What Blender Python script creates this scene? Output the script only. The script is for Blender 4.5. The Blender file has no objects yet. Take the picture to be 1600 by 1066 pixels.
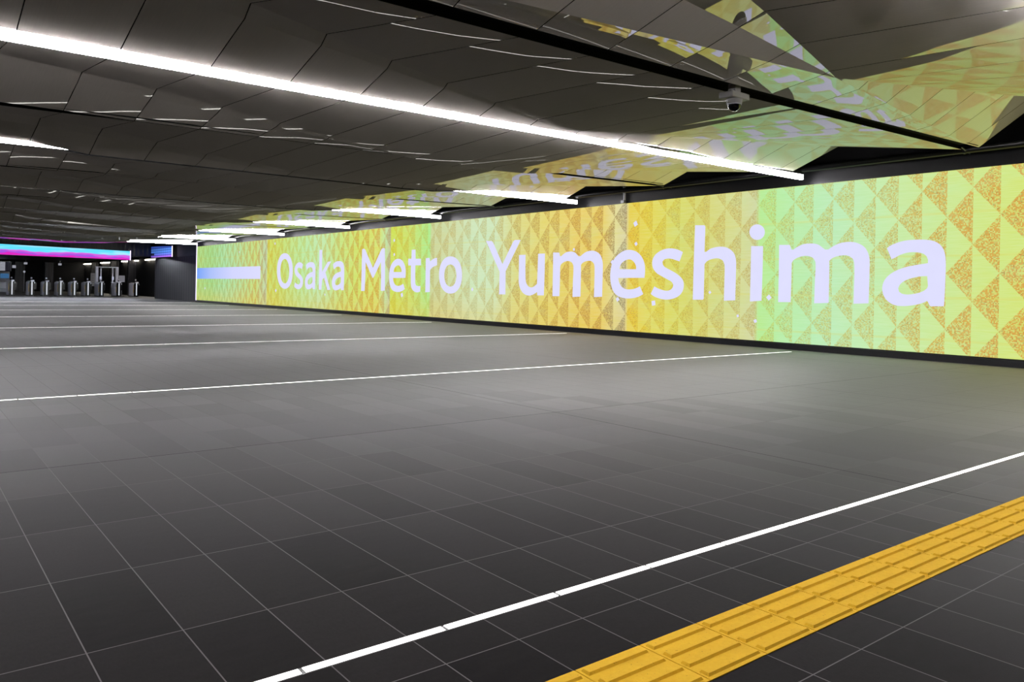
import bpy, bmesh, math, random
from mathutils import Vector, Matrix
random.seed(7)
sc = bpy.context.scene
COL = sc.collection
PI = math.pi

# ---------------------------------------------------------------- helpers
def link(o, parent=None):
    COL.objects.link(o)
    if parent is not None:
        o.parent = parent
    return o

def tag(o, label=None, cat=None, group=None, kind=None):
    if label: o['label'] = label
    if cat: o['category'] = cat
    if group: o['group'] = group
    if kind: o['kind'] = kind
    return o

def empty(name, loc, label, cat, group=None, rz=0.0):
    o = bpy.data.objects.new(name, None)
    o.empty_display_size = .2
    o.location = loc
    o.rotation_euler = (0, 0, rz)
    link(o)
    return tag(o, label, cat, group)

class MB:
    """collects boxes, tubes, prisms and faces into one mesh"""
    def __init__(s):
        s.bm = bmesh.new()
    def box(s, x0, x1, y0, y1, z0, z1, bev=0.0):
        r = bmesh.ops.create_cube(s.bm, size=1.0)
        vs = r['verts']
        for v in vs:
            v.co = Vector(((x0 + x1) / 2 + v.co.x * (x1 - x0), (y0 + y1) / 2 + v.co.y * (y1 - y0), (z0 + z1) / 2 + v.co.z * (z1 - z0)))
        if bev > 0:
            es = list({e for v in vs for e in v.link_edges})
            bmesh.ops.bevel(s.bm, geom=es, offset=bev, segments=2, affect='EDGES', profile=.5)
        return s
    def tube(s, p, q, r, n=12, r2=None, caps=True):
        p, q = Vector(p), Vector(q)
        d = q - p
        m = Matrix.Translation((p + q) / 2) @ d.to_track_quat('Z', 'Y').to_matrix().to_4x4()
        bmesh.ops.create_cone(s.bm, cap_ends=caps, segments=n, radius1=r, radius2=r if r2 is None else r2, depth=d.length, matrix=m)
        return s
    def sphere(s, c, r, sz=1.0, n=16):
        m = Matrix.Translation(c) @ Matrix.Diagonal((1, 1, sz, 1))
        bmesh.ops.create_uvsphere(s.bm, u_segments=n, v_segments=max(6, n // 2), radius=r, matrix=m)
        return s
    def prism(s, pts, axis, a, b):
        """extrude a 2D outline along an axis: 'x' uses (y,z), 'y' uses (x,z), 'z' uses (x,y)"""
        def mk(p, t):
            return {'x': (t, p[0], p[1]), 'y': (p[0], t, p[1]), 'z': (p[0], p[1], t)}[axis]
        va = [s.bm.verts.new(mk(p, a)) for p in pts]
        vb = [s.bm.verts.new(mk(p, b)) for p in pts]
        n = len(pts)
        s.bm.faces.new(va); s.bm.faces.new(list(reversed(vb)))
        for i in range(n):
            s.bm.faces.new((va[i], vb[i], vb[(i + 1) % n], va[(i + 1) % n]))
        return s
    def quad(s, *ps):
        s.bm.faces.new([s.bm.verts.new(p) for p in ps])
        return s
    def mesh(s, name, mat, smooth=False):
        bmesh.ops.recalc_face_normals(s.bm, faces=s.bm.faces[:])
        me = bpy.data.meshes.new(name)
        s.bm.to_mesh(me); s.bm.free()
        me.materials.append(mat)
        if smooth:
            for p in me.polygons: p.use_smooth = True
        return me
    def build(s, name, mat, parent=None, loc=None, smooth=False):
        o = bpy.data.objects.new(name, s.mesh(name, mat, smooth))
        if loc is not None: o.location = loc
        return link(o, parent)

def copy_tree(o, parent=None):
    c = o.copy(); link(c, parent)
    for ch in list(o.children):
        d = ch.copy(); link(d, c)
        for g in list(ch.children):
            e = g.copy(); link(e, d)
    return c

# ---------------------------------------------------------------- materials
def srgb(r, g, b):
    def f(u):
        u /= 255.0
        return u / 12.92 if u <= .04045 else ((u + .055) / 1.055) ** 2.4
    return (f(r), f(g), f(b), 1.0)

def new_mat(name):
    m = bpy.data.materials.new(name); m.use_nodes = True
    nt = m.node_tree
    for n in list(nt.nodes): nt.nodes.remove(n)
    out = nt.nodes.new('ShaderNodeOutputMaterial')
    return m, nt, out

class NT:
    """tiny node-graph builder"""
    def __init__(s, nt): s.nt = nt
    def n(s, typ, **kw):
        nd = s.nt.nodes.new(typ)
        for k, v in kw.items(): setattr(nd, k, v)
        return nd
    def set(s, sock, v):
        if hasattr(v, 'is_output') or isinstance(v, bpy.types.NodeSocket): s.nt.links.new(v, sock)
        else: sock.default_value = v
    def math(s, op, a, b=None, c=None, clamp=False):
        nd = s.n('ShaderNodeMath', operation=op, use_clamp=clamp)
        s.set(nd.inputs[0], a)
        if b is not None: s.set(nd.inputs[1], b)
        if c is not None: s.set(nd.inputs[2], c)
        return nd.outputs[0]
    def mix(s, f, a, b, blend='MIX'):
        nd = s.n('ShaderNodeMix', data_type='RGBA', blend_type=blend)
        s.set(nd.inputs[0], f); s.set(nd.inputs[6], a); s.set(nd.inputs[7], b)
        return nd.outputs[2]
    def xyz(s, x, y, z=0.0):
        nd = s.n('ShaderNodeCombineXYZ')
        for i, v in enumerate((x, y, z)): s.set(nd.inputs[i], v)
        return nd.outputs[0]
    def sep(s, v):
        nd = s.n('ShaderNodeSeparateXYZ'); s.set(nd.inputs[0], v)
        return nd.outputs
    def noise(s, vec, scale, detail=2.0, rough=.5):
        nd = s.n('ShaderNodeTexNoise'); s.set(nd.inputs['Vector'], vec)
        nd.inputs['Scale'].default_value = scale; nd.inputs['Detail'].default_value = detail
        nd.inputs['Roughness'].default_value = rough
        return nd.outputs[0]
    def white(s, vec):
        nd = s.n('ShaderNodeTexWhiteNoise', noise_dimensions='3D'); s.set(nd.inputs['Vector'], vec)
        return nd.outputs['Value']
    def ramp(s, f, stops, interp='LINEAR'):
        nd = s.n('ShaderNodeValToRGB'); cr = nd.color_ramp; cr.interpolation = interp
        while len(cr.elements) < len(stops): cr.elements.new(.5)
        for e, (p, c) in zip(cr.elements, stops): e.position = p; e.color = c
        s.set(nd.inputs[0], f)
        return nd.outputs[0]
    def bump(s, h, strength, dist=.01):
        nd = s.n('ShaderNodeBump'); nd.inputs['Strength'].default_value = strength
        nd.inputs['Distance'].default_value = dist; s.set(nd.inputs['Height'], h)
        return nd.outputs[0]
    def bsdf(s, **kw):
        nd = s.n('ShaderNodeBsdfPrincipled')
        for k, v in kw.items(): s.set(nd.inputs[k.replace('_', ' ')], v)
        return nd.outputs[0]

def plain(name, rgb, rough=.5, metal=0.0, var=.06, scale=14.0, spec=.5):
    """paint or metal with slight procedural unevenness"""
    m, nt, out = new_mat(name); g = NT(nt)
    tc = g.n('ShaderNodeTexCoord').outputs['Object']
    nz = g.noise(tc, scale, 3.0)
    c = srgb(*rgb)
    lo = tuple(x * (1 - var) for x in c[:3]) + (1,); hi = tuple(min(1, x * (1 + var)) for x in c[:3]) + (1,)
    col = g.mix(nz, lo, hi)
    r = g.math('MULTIPLY_ADD', nz, .08, rough - .04)
    nt.links.new(g.bsdf(Base_Color=col, Roughness=r, Metallic=metal, Specular_IOR_Level=spec), out.inputs[0])
    return m

def glow(name, rgb, strength):
    """a lamp diffuser: emission only, with the faintest unevenness of the plastic"""
    m, nt, out = new_mat(name); g = NT(nt)
    tc = g.n('ShaderNodeTexCoord').outputs['Object']
    nz = g.noise(tc, 3.0)
    e = g.n('ShaderNodeEmission')
    e.inputs[0].default_value = srgb(*rgb)
    g.set(e.inputs[1], g.math('MULTIPLY_ADD', nz, .06 * strength, .97 * strength))
    nt.links.new(e.outputs[0], out.inputs[0])
    return m

M = {}
M['black'] = plain('black_paint', (26, 26, 29), .45)
M['void'] = plain('plenum_black', (12, 12, 13), .9, spec=.1)
M['beam'] = plain('black_beam', (34, 34, 38), .32)
M['steel'] = plain('brushed_steel', (150, 152, 158), .35, .85)
M['gate_side'] = plain('gate_grey', (214, 214, 226), .45, .0)
M['gate_black'] = plain('gate_black', (14, 14, 17), .25)
M['white'] = plain('white_enamel', (225, 225, 235), .4)
M['camwhite'] = plain('camera_white', (170, 168, 165), .4)
M['camglass'] = plain('camera_dome', (6, 6, 8), .05)
M['gold'] = plain('gate_yellow', (190, 150, 40), .45)
M['purple'] = plain('poster_navy', (32, 26, 92), .4)
M['paper'] = plain('sign_paper', (196, 196, 205), .7)
M['dwall'] = plain('dark_wall', (8, 8, 10), .6, spec=.25)
M['soffit'] = plain('soffit_grey', (70, 70, 80), .5)
M['lamp'] = glow('ceiling_lamp', (250, 247, 252), 105.0)
M['lampside'] = glow('ceiling_lamp_side', (250, 247, 252), 6.5)
M['channel'] = plain('channel_black', (16, 16, 18), .75, spec=.1)
M['floorlamp'] = glow('floor_lamp', (252, 250, 246), 2.5)
M['walllamp'] = glow('wall_lamp', (255, 244, 226), 22.0)
M['gatefill'] = glow('soffit_lamp', (240, 244, 255), 130.0)
M['striplamp'] = glow('corner_strip', (236, 220, 255), 2.2)
M['shopglow'] = glow('ticket_screen', (70, 120, 170), .6)
M['boardglow'] = glow('lit_board', (190, 192, 205), .55)
M['gatebar'] = glow('gate_light_bar', (235, 240, 250), .85)
M['pict'] = glow('gate_pictogram', (205, 210, 235), .8)

# ---------------------------------------------------------------- camera
F_PX, YAW, ROLL, SHIFT = 1229.6336, 0.6685, 0.0184744, -81.0415
EYE = 1.2
right0 = Vector((math.cos(YAW), -math.sin(YAW), 0)); up0 = Vector((0, 0, 1)); fwd = Vector((math.sin(YAW), math.cos(YAW), 0))
cr, sr = math.cos(ROLL), math.sin(ROLL)
rt = right0 * cr + up0 * sr; up = up0 * cr - right0 * sr
cam = bpy.data.objects.new('camera', bpy.data.cameras.new('camera'))
link(cam)
cam.matrix_world = Matrix(((rt.x, up.x, -fwd.x, 0), (rt.y, up.y, -fwd.y, 0), (rt.z, up.z, -fwd.z, EYE), (0, 0, 0, 1)))
cam.data.sensor_fit = 'HORIZONTAL'; cam.data.sensor_width = 36.0
cam.data.lens = F_PX * 36.0 / 1600.0
cam.data.shift_y = SHIFT / 1600.0
cam.data.clip_start = .05; cam.data.clip_end = 400
sc.camera = cam
sc.view_settings.view_transform = 'Standard'; sc.view_settings.look = 'None'
sc.view_settings.exposure = 0.0; sc.view_settings.gamma = 1.0
sc.view_settings.use_curve_mapping = False
w = bpy.data.worlds.new('hall'); sc.world = w; w.use_nodes = True
w.node_tree.nodes['Background'].inputs[0].default_value = (.02, .02, .022, 1)
w.node_tree.nodes['Background'].inputs[1].default_value = 1.0

# ---------------------------------------------------------------- dimensions
XW = 15.347                      # plane of the video wall
Y0, PITCH = 2.309, 6.9535        # first transverse light line and their spacing
HALF = PITCH / 2
XL, YB, YF = -12.0, -9.0, 108.0  # left wall, back wall, far wall
LEDZ0, LEDZ1 = .142, 3.543
LEDY0, LEDY1 = 51.95, -4.0

# ================================================================ FLOOR
FLOOR_ROUGH, SHEEN = .42, 1.15
def floor_mat():
    m, nt, out = new_mat('stone_tile_floor'); g = NT(nt)
    p = g.n('ShaderNodeNewGeometry').outputs['Position']
    x, y, z = g.sep(p)
    u = g.math('DIVIDE', g.math('SUBTRACT', x, .2145), .2985)
    v = g.math('DIVIDE', g.math('SUBTRACT', y, 5.787), .74)
    fu = g.math('FRACT', u); fv = g.math('FRACT', v)
    du = g.math('MULTIPLY', g.math('SUBTRACT', .5, g.math('ABSOLUTE', g.math('SUBTRACT', fu, .5))), .2985)
    dv = g.math('MULTIPLY', g.math('SUBTRACT', .5, g.math('ABSOLUTE', g.math('SUBTRACT', fv, .5))), .74)
    d = g.math('MINIMUM', du, dv)
    grout = g.math('LESS_THAN', d, .0022)
    # wide dark movement joints
    jx = g.math('ABSOLUTE', g.math('SUBTRACT', g.math('FRACT', g.math('DIVIDE', g.math('SUBTRACT', x, 5.14 - 2.09), 4.179)), .5))
    jy = g.math('ABSOLUTE', g.math('SUBTRACT', g.math('FRACT', g.math('DIVIDE', g.math('SUBTRACT', y, 5.787 - HALF), PITCH)), .5))
    jx = g.math('MULTIPLY', g.math('LESS_THAN', jx, .0035 / 4.179), g.math('GREATER_THAN', x, 3.0)); jy = g.math('LESS_THAN', jy, .0035 / PITCH)
    joint = g.math('MAXIMUM', jx, jy)
    cell = g.white(g.xyz(g.math('FLOOR', u), g.math('FLOOR', v), 3.0))
    # every stone has its own shade and a fine pitted grain
    grain = g.noise(g.xyz(g.math('MULTIPLY', x, 90), g.math('MULTIPLY', y, 40), 0), 1.0, 4.0, .65)
    veins = g.noise(g.xyz(g.math('MULTIPLY', x, 7), g.math('MULTIPLY', y, 22), g.math('MULTIPLY', cell, 9)), 1.0, 4.0, .6)
    base = g.mix(cell, srgb(34, 33, 33), srgb(50, 48, 48))
    base = g.mix(g.math('MULTIPLY', grain, .55), base, srgb(24, 23, 23))
    base = g.mix(g.math('MULTIPLY', veins, .3), base, srgb(54, 52, 52))
    col = g.mix(grout, base, srgb(112, 110, 110))
    col = g.mix(joint, col, srgb(20, 20, 20))
    rough = g.math('MULTIPLY_ADD', g.math('ADD', veins, grain), .10, FLOOR_ROUGH)
    rough = g.math('MAXIMUM', rough, g.math('MULTIPLY', grout, .9))
    h = g.math('SUBTRACT', g.math('MULTIPLY', grain, .5), g.math('MULTIPLY', g.math('MAXIMUM', grout, joint), 1.2))
    bn = g.bump(h, .35, .004)
    dif = g.n('ShaderNodeBsdfDiffuse'); g.set(dif.inputs[0], col); g.set(dif.inputs['Normal'], bn); dif.inputs[1].default_value = .6
    gl = g.n('ShaderNodeBsdfGlossy'); g.set(gl.inputs[0], g.mix(grout, (.9, .9, .9, 1), (.35, .35, .35, 1))); g.set(gl.inputs[1], rough); g.set(gl.inputs['Normal'], bn)
    lw = g.n('ShaderNodeLayerWeight'); lw.inputs[0].default_value = .5
    # rough stone: next to no gloss from above, a broad sheen at grazing angles
    fac = g.math('MULTIPLY_ADD', g.math('POWER', lw.outputs['Facing'], 9.5), SHEEN, .0)
    cell2 = g.white(g.xyz(g.math('FLOOR', u), g.math('FLOOR', v), 11.0))
    fac = g.math('MULTIPLY', fac, g.math('MULTIPLY_ADD', cell2, .14, .92))
    fac = g.math('MULTIPLY', g.math('MINIMUM', fac, .32), g.math('SUBTRACT', 1.0, g.math('MULTIPLY', joint, .9)))
    mx = g.n('ShaderNodeMixShader'); g.set(mx.inputs[0], fac)
    nt.links.new(dif.outputs[0], mx.inputs[1]); nt.links.new(gl.outputs[0], mx.inputs[2])
    nt.links.new(mx.outputs[0], out.inputs[0])
    return m
M['floor'] = floor_mat()
fl = MB().box(XL, 22, YB, YF, -.2, 0).build('floor', M['floor'])
tag(fl, 'dark grey stone tile floor of the station hall', 'floor', kind='structure')

# ---------------------------------------------------------------- floor light lines
SEG = .529
seg_mb = MB().box(.007, SEG - .007, -.0165, .0165, 0.0005, .004)
seg_me = seg_mb.mesh('light_segment', M['floorlamp'])
ORD = ['first', 'second', 'third', 'fourth', 'fifth', 'sixth', 'seventh', 'eighth', 'ninth']
for k in range(8):
    yk = Y0 + PITCH * k
    lab = ('%s white light line set across the floor, counted from the camera' % ORD[k]) if k else 'nearest white light line in the floor, beside the yellow tactile paving'
    xa = max(-1.5, .09 * yk - 1.2)
    i0, i1 = math.floor((xa - 1.02) / SEG), math.floor((15.08 - 1.02) / SEG)
    root = empty('floor_light_line', (1.02 + i0 * SEG, yk, 0), lab, 'floor light', 'light lines set in the floor')
    n = i1 - i0
    MB().box(-.006, n * SEG + .006, -.022, .022, .0002, .0012).build('metal_trim', M['gate_black'], root)
    for i in range(n):
        o = bpy.data.objects.new('light_segment', seg_me); o.location = (i * SEG, 0, 0)
        link(o, root)

# ---------------------------------------------------------------- tactile paving
def tactile_mat():
    m, nt, out = new_mat('tactile_yellow'); g = NT(nt)
    p = g.n('ShaderNodeNewGeometry').outputs['Position']
    a = g.noise(p, 60, 4.0, .6); b = g.noise(p, 9, 3.0)
    c = g.mix(a, srgb(212, 164, 28), srgb(228, 186, 52))
    c = g.mix(g.math('MULTIPLY', b, .4), c, srgb(180, 138, 36))
    speck = g.math('GREATER_THAN', g.noise(p, 130, 1.0), .74)
    c = g.mix(g.math('MULTIPLY', speck, .5), c, srgb(110, 84, 28))
    nt.links.new(g.bsdf(Base_Color=c, Roughness=.75, Specular_IOR_Level=.15, Normal=g.bump(a, .2, .003)), out.inputs[0])
    return m
M['tactile'] = tactile_mat()
tp = empty('tactile_paving', (.513, 1.66, 0), 'strip of yellow ribbed tactile paving across the dark floor', 'tactile paving')
tmb = MB().box(.0022, .2963, -.1475, .1475, .0003, .004)
for r in range(4):
    yc = -.1125 + .075 * r
    # raised bar with sloping sides
    x0, x1, hw = .012, .283, .0195
    bot = [(x0, yc - hw), (x1, yc - hw), (x1, yc + hw), (x0, yc + hw)]
    top = [(x0 + .005, yc - hw + .0055), (x1 - .005, yc - hw + .0055), (x1 - .005, yc + hw - .0055), (x0 + .005, yc + hw - .0055)]
    vb = [tmb.bm.verts.new((a, b, .004)) for a, b in bot]; vt = [tmb.bm.verts.new((a, b, .012)) for a, b in top]
    tmb.bm.faces.new(vt)
    for i in range(4): tmb.bm.faces.new((vb[i], vb[(i + 1) % 4], vt[(i + 1) % 4], vt[i]))
t_me = tmb.mesh('paving_block', M['tactile'])
for i in range(21):
    o = bpy.data.objects.new('paving_block', t_me); o.location = (i * .2985, 0, 0); link(o, tp)
LETTERS = [
 ('O', ['36646,1888 36645,1812 36650,1738 36661,1669 36677,1603 36699,1539 36727,1477 36759,1418 36797,1362 36840,1310 36888,1261 36996,1174 37121,1104 37261,1053 37414,1020 37584,1008 37757,1017 37915,1046 38064,1096 38202,1165 38325,1252 38380,1302 38431,1356 38477,1413 38518,1474 38553,1538 38584,1604 38608,1673 38627,1746 38639,1822 38646,1901 38647,1979 38641,2056 38630,2128 38612,2197 38588,2263 38559,2327 38524,2387 38483,2444 38437,2497 38387,2547 38272,2633 38141,2700 37996,2748 37840,2775 37668,2782 37496,2767 37340,2733 37195,2679 37063,2607 36946,2519 36894,2469 36846,2416 36803,2359 36765,2300 36731,2238 36704,2173 36681,2106 36664,2037 36652,1963', '37086,1879 37085,1814 37090,1752 37099,1693 37114,1637 37133,1585 37158,1535 37219,1446 37297,1374 37388,1320 37492,1286 37609,1275 37727,1285 37836,1318 37934,1371 38021,1444 38093,1534 38123,1585 38148,1639 38169,1696 38185,1756 38196,1820 38201,1886 38202,1952 38197,2016 38187,2076 38172,2132 38152,2186 38127,2237 38063,2326 37983,2398 37889,2451 37784,2482 37666,2491 37547,2477 37441,2443 37344,2387 37260,2314 37190,2224 37161,2174 37137,2121 37117,2065 37102,2006 37091,1943']),
 ('s', ['35463,2194 35509,2216 35565,2241 35612,2256 35663,2271 35715,2283 35765,2291 35816,2296 35866,2298 35917,2297 35968,2294 36019,2287 36070,2276 36122,2261 36172,2243 36220,2221 36266,2196 36307,2170 36341,2141 36370,2111 36394,2079 36411,2045 36424,2008 36431,1972 36433,1935 36430,1899 36422,1864 36405,1816 36377,1771 36349,1739 36316,1708 36276,1678 36241,1658 36202,1639 36160,1620 36118,1601 36075,1582 36029,1562 35985,1543 35943,1525 35893,1504 35847,1485 35809,1465 35772,1436 35751,1405 35743,1372 35750,1338 35770,1302 35805,1270 35856,1247 35918,1234 35960,1233 36005,1237 36052,1244 36103,1253 36156,1265 36208,1280 36257,1299 36305,1321 36347,1340 36461,1146 36417,1117 36360,1086 36312,1069 36257,1052 36202,1039 36150,1027 36098,1018 36046,1011 35996,1008 35945,1008 35893,1012 35852,1017 35808,1024 35765,1032 35724,1043 35685,1054 35646,1068 35610,1083 35576,1101 35545,1122 35516,1146 35490,1172 35468,1199 35445,1238 35429,1278 35419,1319 35415,1359 35416,1400 35422,1437 35438,1483 35466,1526 35495,1556 35531,1586 35569,1615 35610,1641 35654,1666 35701,1690 35742,1710 35786,1729 35830,1748 35873,1767 35915,1785 35957,1802 35996,1819 36027,1836 36066,1871 36087,1905 36098,1967 36051,2019 35999,2035 35936,2043 35893,2043 35848,2040 35803,2034 35759,2024 35714,2010 35671,1997 35611,1980 35559,1965']),
 ('a', ['35117,2141 35066,2184 35030,2202 34986,2221 34939,2238 34903,2249 34865,2259 34826,2269 34788,2276 34751,2281 34713,2284 34676,2286 34639,2287 34602,2288 34565,2289 34528,2288 34492,2287 34448,2284 34405,2281 34364,2275 34325,2268 34287,2259 34252,2247 34206,2223 34165,2193 34130,2157 34102,2114 34087,2083 34074,2049 34064,2009 34058,1977 34053,1942 34049,1903 34046,1858 34045,1808 34044,1752 34045,1691 34046,1625 34047,1548 34049,1462 34051,1378 34052,1307 34054,1253 34056,1209 34057,1173 34059,1140 34061,1087 34062,1048 34072,1031 34298,1024 34320,1049 34335,1091 34360,1124 34388,1107 34423,1089 34467,1071 34520,1055 34561,1045 34606,1036 34650,1028 34689,1021 34727,1017 34766,1014 34805,1012 34845,1013 34883,1016 34935,1024 34985,1039 35035,1065 35081,1098 35120,1139 35151,1185 35174,1238 35188,1291 35194,1336 35193,1380 35185,1428 35169,1478 35152,1511 35131,1544 35106,1575 35079,1603 35047,1630 35013,1654 34977,1677 34938,1699 34896,1718 34861,1733 34823,1746 34785,1758 34746,1769 34706,1779 34664,1787 34623,1795 34581,1802 34539,1809 34494,1816 34453,1822 34420,1827 34356,1838 34357,1906 34382,1966 34407,1993 34439,2015 34476,2031 34521,2041 34556,2046 34596,2050 34635,2051 34673,2050 34712,2046 34750,2040 34790,2030 34829,2018 34867,2003 34903,1985 34938,1964 34967,1947 35027,1924', '34365,1592 34400,1591 34440,1590 34480,1587 34518,1582 34556,1575 34594,1566 34632,1556 34671,1545 34708,1532 34744,1516 34778,1498 34807,1479 34841,1449 34865,1418 34889,1356 34871,1287 34820,1253 34774,1242 34720,1237 34682,1239 34643,1244 34605,1251 34565,1259 34526,1269 34491,1280 34447,1299 34411,1319 34364,1362 34349,1405']),
 ('k', ['33656,2822 33350,2824 33351,2258 33333,1822 32777,2270 32411,2290 32980,1798 32455,1027 32748,1002 33120,1561 33317,1452 33374,1016 33654,1012 33664,1824']),
 ('a', ['32230,2138 32177,2180 32140,2198 32094,2217 32045,2234 32007,2246 31968,2256 31927,2265 31888,2273 31849,2278 31810,2281 31771,2283 31732,2284 31694,2285 31655,2285 31616,2285 31579,2284 31533,2281 31488,2277 31445,2272 31404,2265 31365,2256 31329,2244 31281,2220 31238,2190 31202,2153 31172,2110 31156,2079 31143,2044 31133,2005 31126,1972 31121,1937 31117,1898 31114,1854 31112,1803 31112,1747 31112,1686 31113,1619 31114,1542 31116,1456 31118,1371 31120,1300 31122,1246 31124,1202 31126,1166 31127,1132 31129,1079 31130,1040 31141,1023 31376,1016 31400,1041 31416,1083 31441,1117 31470,1100 31507,1081 31553,1064 31608,1048 31651,1037 31698,1028 31744,1020 31785,1014 31824,1009 31864,1006 31906,1005 31947,1005 31987,1008 32041,1016 32093,1031 32145,1057 32193,1091 32234,1131 32267,1178 32290,1231 32305,1284 32312,1329 32310,1373 32302,1422 32285,1471 32267,1505 32245,1538 32220,1569 32191,1598 32158,1624 32123,1649 32085,1672 32044,1693 32000,1713 31963,1727 31925,1741 31884,1753 31843,1764 31802,1774 31759,1782 31715,1790 31672,1797 31628,1804 31581,1811 31539,1817 31504,1822 31437,1833 31439,1901 31465,1962 31491,1988 31524,2011 31563,2026 31609,2037 31646,2042 31687,2046 31728,2047 31768,2046 31808,2042 31849,2036 31890,2026 31931,2013 31970,1999 32008,1980 32044,1960 32075,1943 32137,1919', '31446,1586 31483,1585 31525,1584 31567,1581 31606,1576 31646,1569 31685,1560 31725,1551 31766,1539 31805,1526 31842,1510 31877,1492 31908,1473 31943,1443 31968,1411 31993,1350 31974,1280 31921,1246 31873,1235 31816,1230 31777,1232 31737,1237 31696,1244 31655,1252 31615,1262 31578,1274 31532,1292 31495,1312 31445,1356 31430,1398']),
 ('M', ['29510,2727 29417,2765 29274,2739 29201,2685 28572,1977 28526,1977 27860,2703 27752,2738 27621,2734 27588,2674 27578,2493 27566,2287 27554,2071 27545,1860 27540,1649 27538,1434 27537,1228 27536,1048 27863,1033 27863,1171 27862,1329 27862,1493 27865,1647 27870,1792 27878,1935 27887,2068 27894,2186 28488,1561 28579,1561 29182,2206 29182,2085 29180,1947 29181,1800 29184,1650 29193,1491 29205,1321 29219,1158 29230,1015 29538,1011 29535,1203 29532,1422 29528,1652 29525,1875 29521,2097 29517,2323 29514,2539']),
 ('e', ['25970,1553 25966,1587 25960,1625 25956,1666 25953,1705 25953,1744 25954,1783 25957,1822 25963,1860 25972,1897 25983,1932 25997,1967 26012,2000 26037,2042 26066,2081 26099,2118 26138,2154 26182,2187 26228,2215 26276,2238 26326,2256 26379,2271 26435,2282 26494,2289 26552,2291 26611,2288 26669,2281 26727,2267 26772,2253 26817,2234 26861,2214 26902,2192 26942,2169 26979,2145 27014,2119 27046,2090 27075,2059 27101,2026 27124,1991 27144,1955 27161,1916 27175,1877 27187,1835 27197,1793 27205,1750 27210,1705 27214,1660 27215,1615 27213,1570 27209,1525 27203,1480 27194,1436 27184,1394 27171,1353 27155,1313 27138,1275 27118,1240 27097,1206 27072,1175 27044,1147 27000,1113 26949,1085 26896,1061 26838,1043 26778,1031 26717,1021 26659,1014 26601,1010 26542,1009 26494,1010 26446,1013 26396,1017 26348,1024 26299,1032 26250,1042 26202,1054 26157,1067 26100,1088 26047,1111 26001,1132 26122,1332 26170,1313 26226,1292 26287,1274 26354,1259 26402,1252 26453,1247 26504,1245 26556,1247 26608,1251 26657,1261 26702,1276 26743,1295 26780,1319 26825,1361 26860,1406 26882,1447 26895,1486 26908,1550', '26863,1782 26270,1777 26265,1832 26281,1874 26306,1919 26341,1959 26383,1994 26430,2020 26481,2037 26533,2040 26590,2034 26633,2024 26678,2009 26720,1991 26774,1958 26818,1918 26847,1868 26864,1822']),
 ('t', ['25545,2606 25274,2609 25254,2266 24881,2259 24872,2020 25261,2020 25260,1934 25261,1834 25260,1733 25259,1642 25257,1560 25254,1483 25250,1414 25241,1360 25213,1299 25169,1270 25015,1245 24883,1262 24887,1053 24981,1031 25083,1016 25181,1019 25276,1037 25370,1068 25453,1116 25496,1156 25531,1205 25556,1277 25567,1354 25573,1446 25575,1545 25577,1642 25579,1739 25581,1839 25582,1934 25583,2018 25780,2027 25788,2276 25560,2272']),
 ('r', ['24545,2272 24288,2283 24247,2149 24191,2176 24122,2206 24035,2236 23944,2261 23859,2270 23784,2273 23775,2006 23869,1990 23970,1969 24055,1944 24130,1913 24189,1873 24236,1835 24236,1749 24235,1650 24235,1546 24234,1444 24232,1340 24230,1233 24229,1131 24227,1042 24539,1028 24539,1163 24540,1317 24541,1480 24541,1640 24542,1803 24543,1971 24544,2132']),
 ('o', ['22199,1654 22199,1596 22203,1540 22212,1488 22224,1439 22240,1392 22260,1347 22283,1304 22311,1263 22341,1225 22376,1189 22454,1126 22544,1076 22644,1038 22756,1014 22883,1005 23012,1010 23127,1031 23234,1066 23331,1115 23418,1178 23457,1214 23492,1253 23524,1295 23552,1339 23577,1386 23598,1435 23614,1485 23627,1539 23635,1597 23639,1657 23639,1717 23635,1776 23626,1829 23613,1880 23595,1929 23574,1976 23548,2020 23519,2061 23486,2100 23450,2136 23367,2198 23273,2247 23169,2282 23055,2302 22926,2307 22798,2297 22685,2272 22582,2234 22488,2183 22406,2119 22369,2083 22336,2045 22306,2004 22280,1961 22257,1915 22238,1868 22222,1819 22211,1767 22203,1711', '22539,1636 22540,1593 22543,1552 22561,1479 22591,1414 22633,1358 22686,1312 22748,1278 22819,1257 22901,1250 22984,1256 23058,1276 23124,1309 23181,1355 23228,1411 23264,1477 23287,1552 23294,1594 23297,1637 23297,1681 23293,1723 23275,1797 23243,1863 23200,1920 23146,1965 23082,1998 23010,2018 22927,2024 22844,2016 22772,1994 22707,1960 22651,1914 22605,1858 22571,1793 22549,1720 22542,1678']),
 ('Y', ['20854,2772 20534,2754 20443,2682 19940,1995 19407,2698 19325,2747 19035,2736 19768,1766 19763,1030 20092,1025 20086,1757']),
 ('u', ['19106,2265 18782,2268 18782,2213 18782,2151 18781,2082 18780,2004 18779,1907 18777,1795 18773,1686 18768,1596 18762,1533 18755,1486 18745,1449 18731,1413 18688,1349 18632,1303 18562,1274 18488,1263 18417,1272 18348,1295 18275,1334 18210,1376 18206,1494 18202,1631 18198,1770 18194,1895 18191,2005 18188,2108 18185,2201 18183,2284 17868,2283 17867,2154 17866,2008 17866,1852 17867,1694 17870,1528 17875,1351 17880,1181 17884,1032 18184,1027 18203,1126 18265,1096 18341,1064 18431,1035 18528,1015 18624,1013 18720,1028 18782,1046 18843,1073 18899,1106 18950,1147 18996,1195 19034,1248 19055,1287 19072,1326 19085,1372 19095,1432 19100,1510 19100,1600 19099,1699 19099,1802 19101,1916 19103,2040 19105,2160']),
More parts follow.
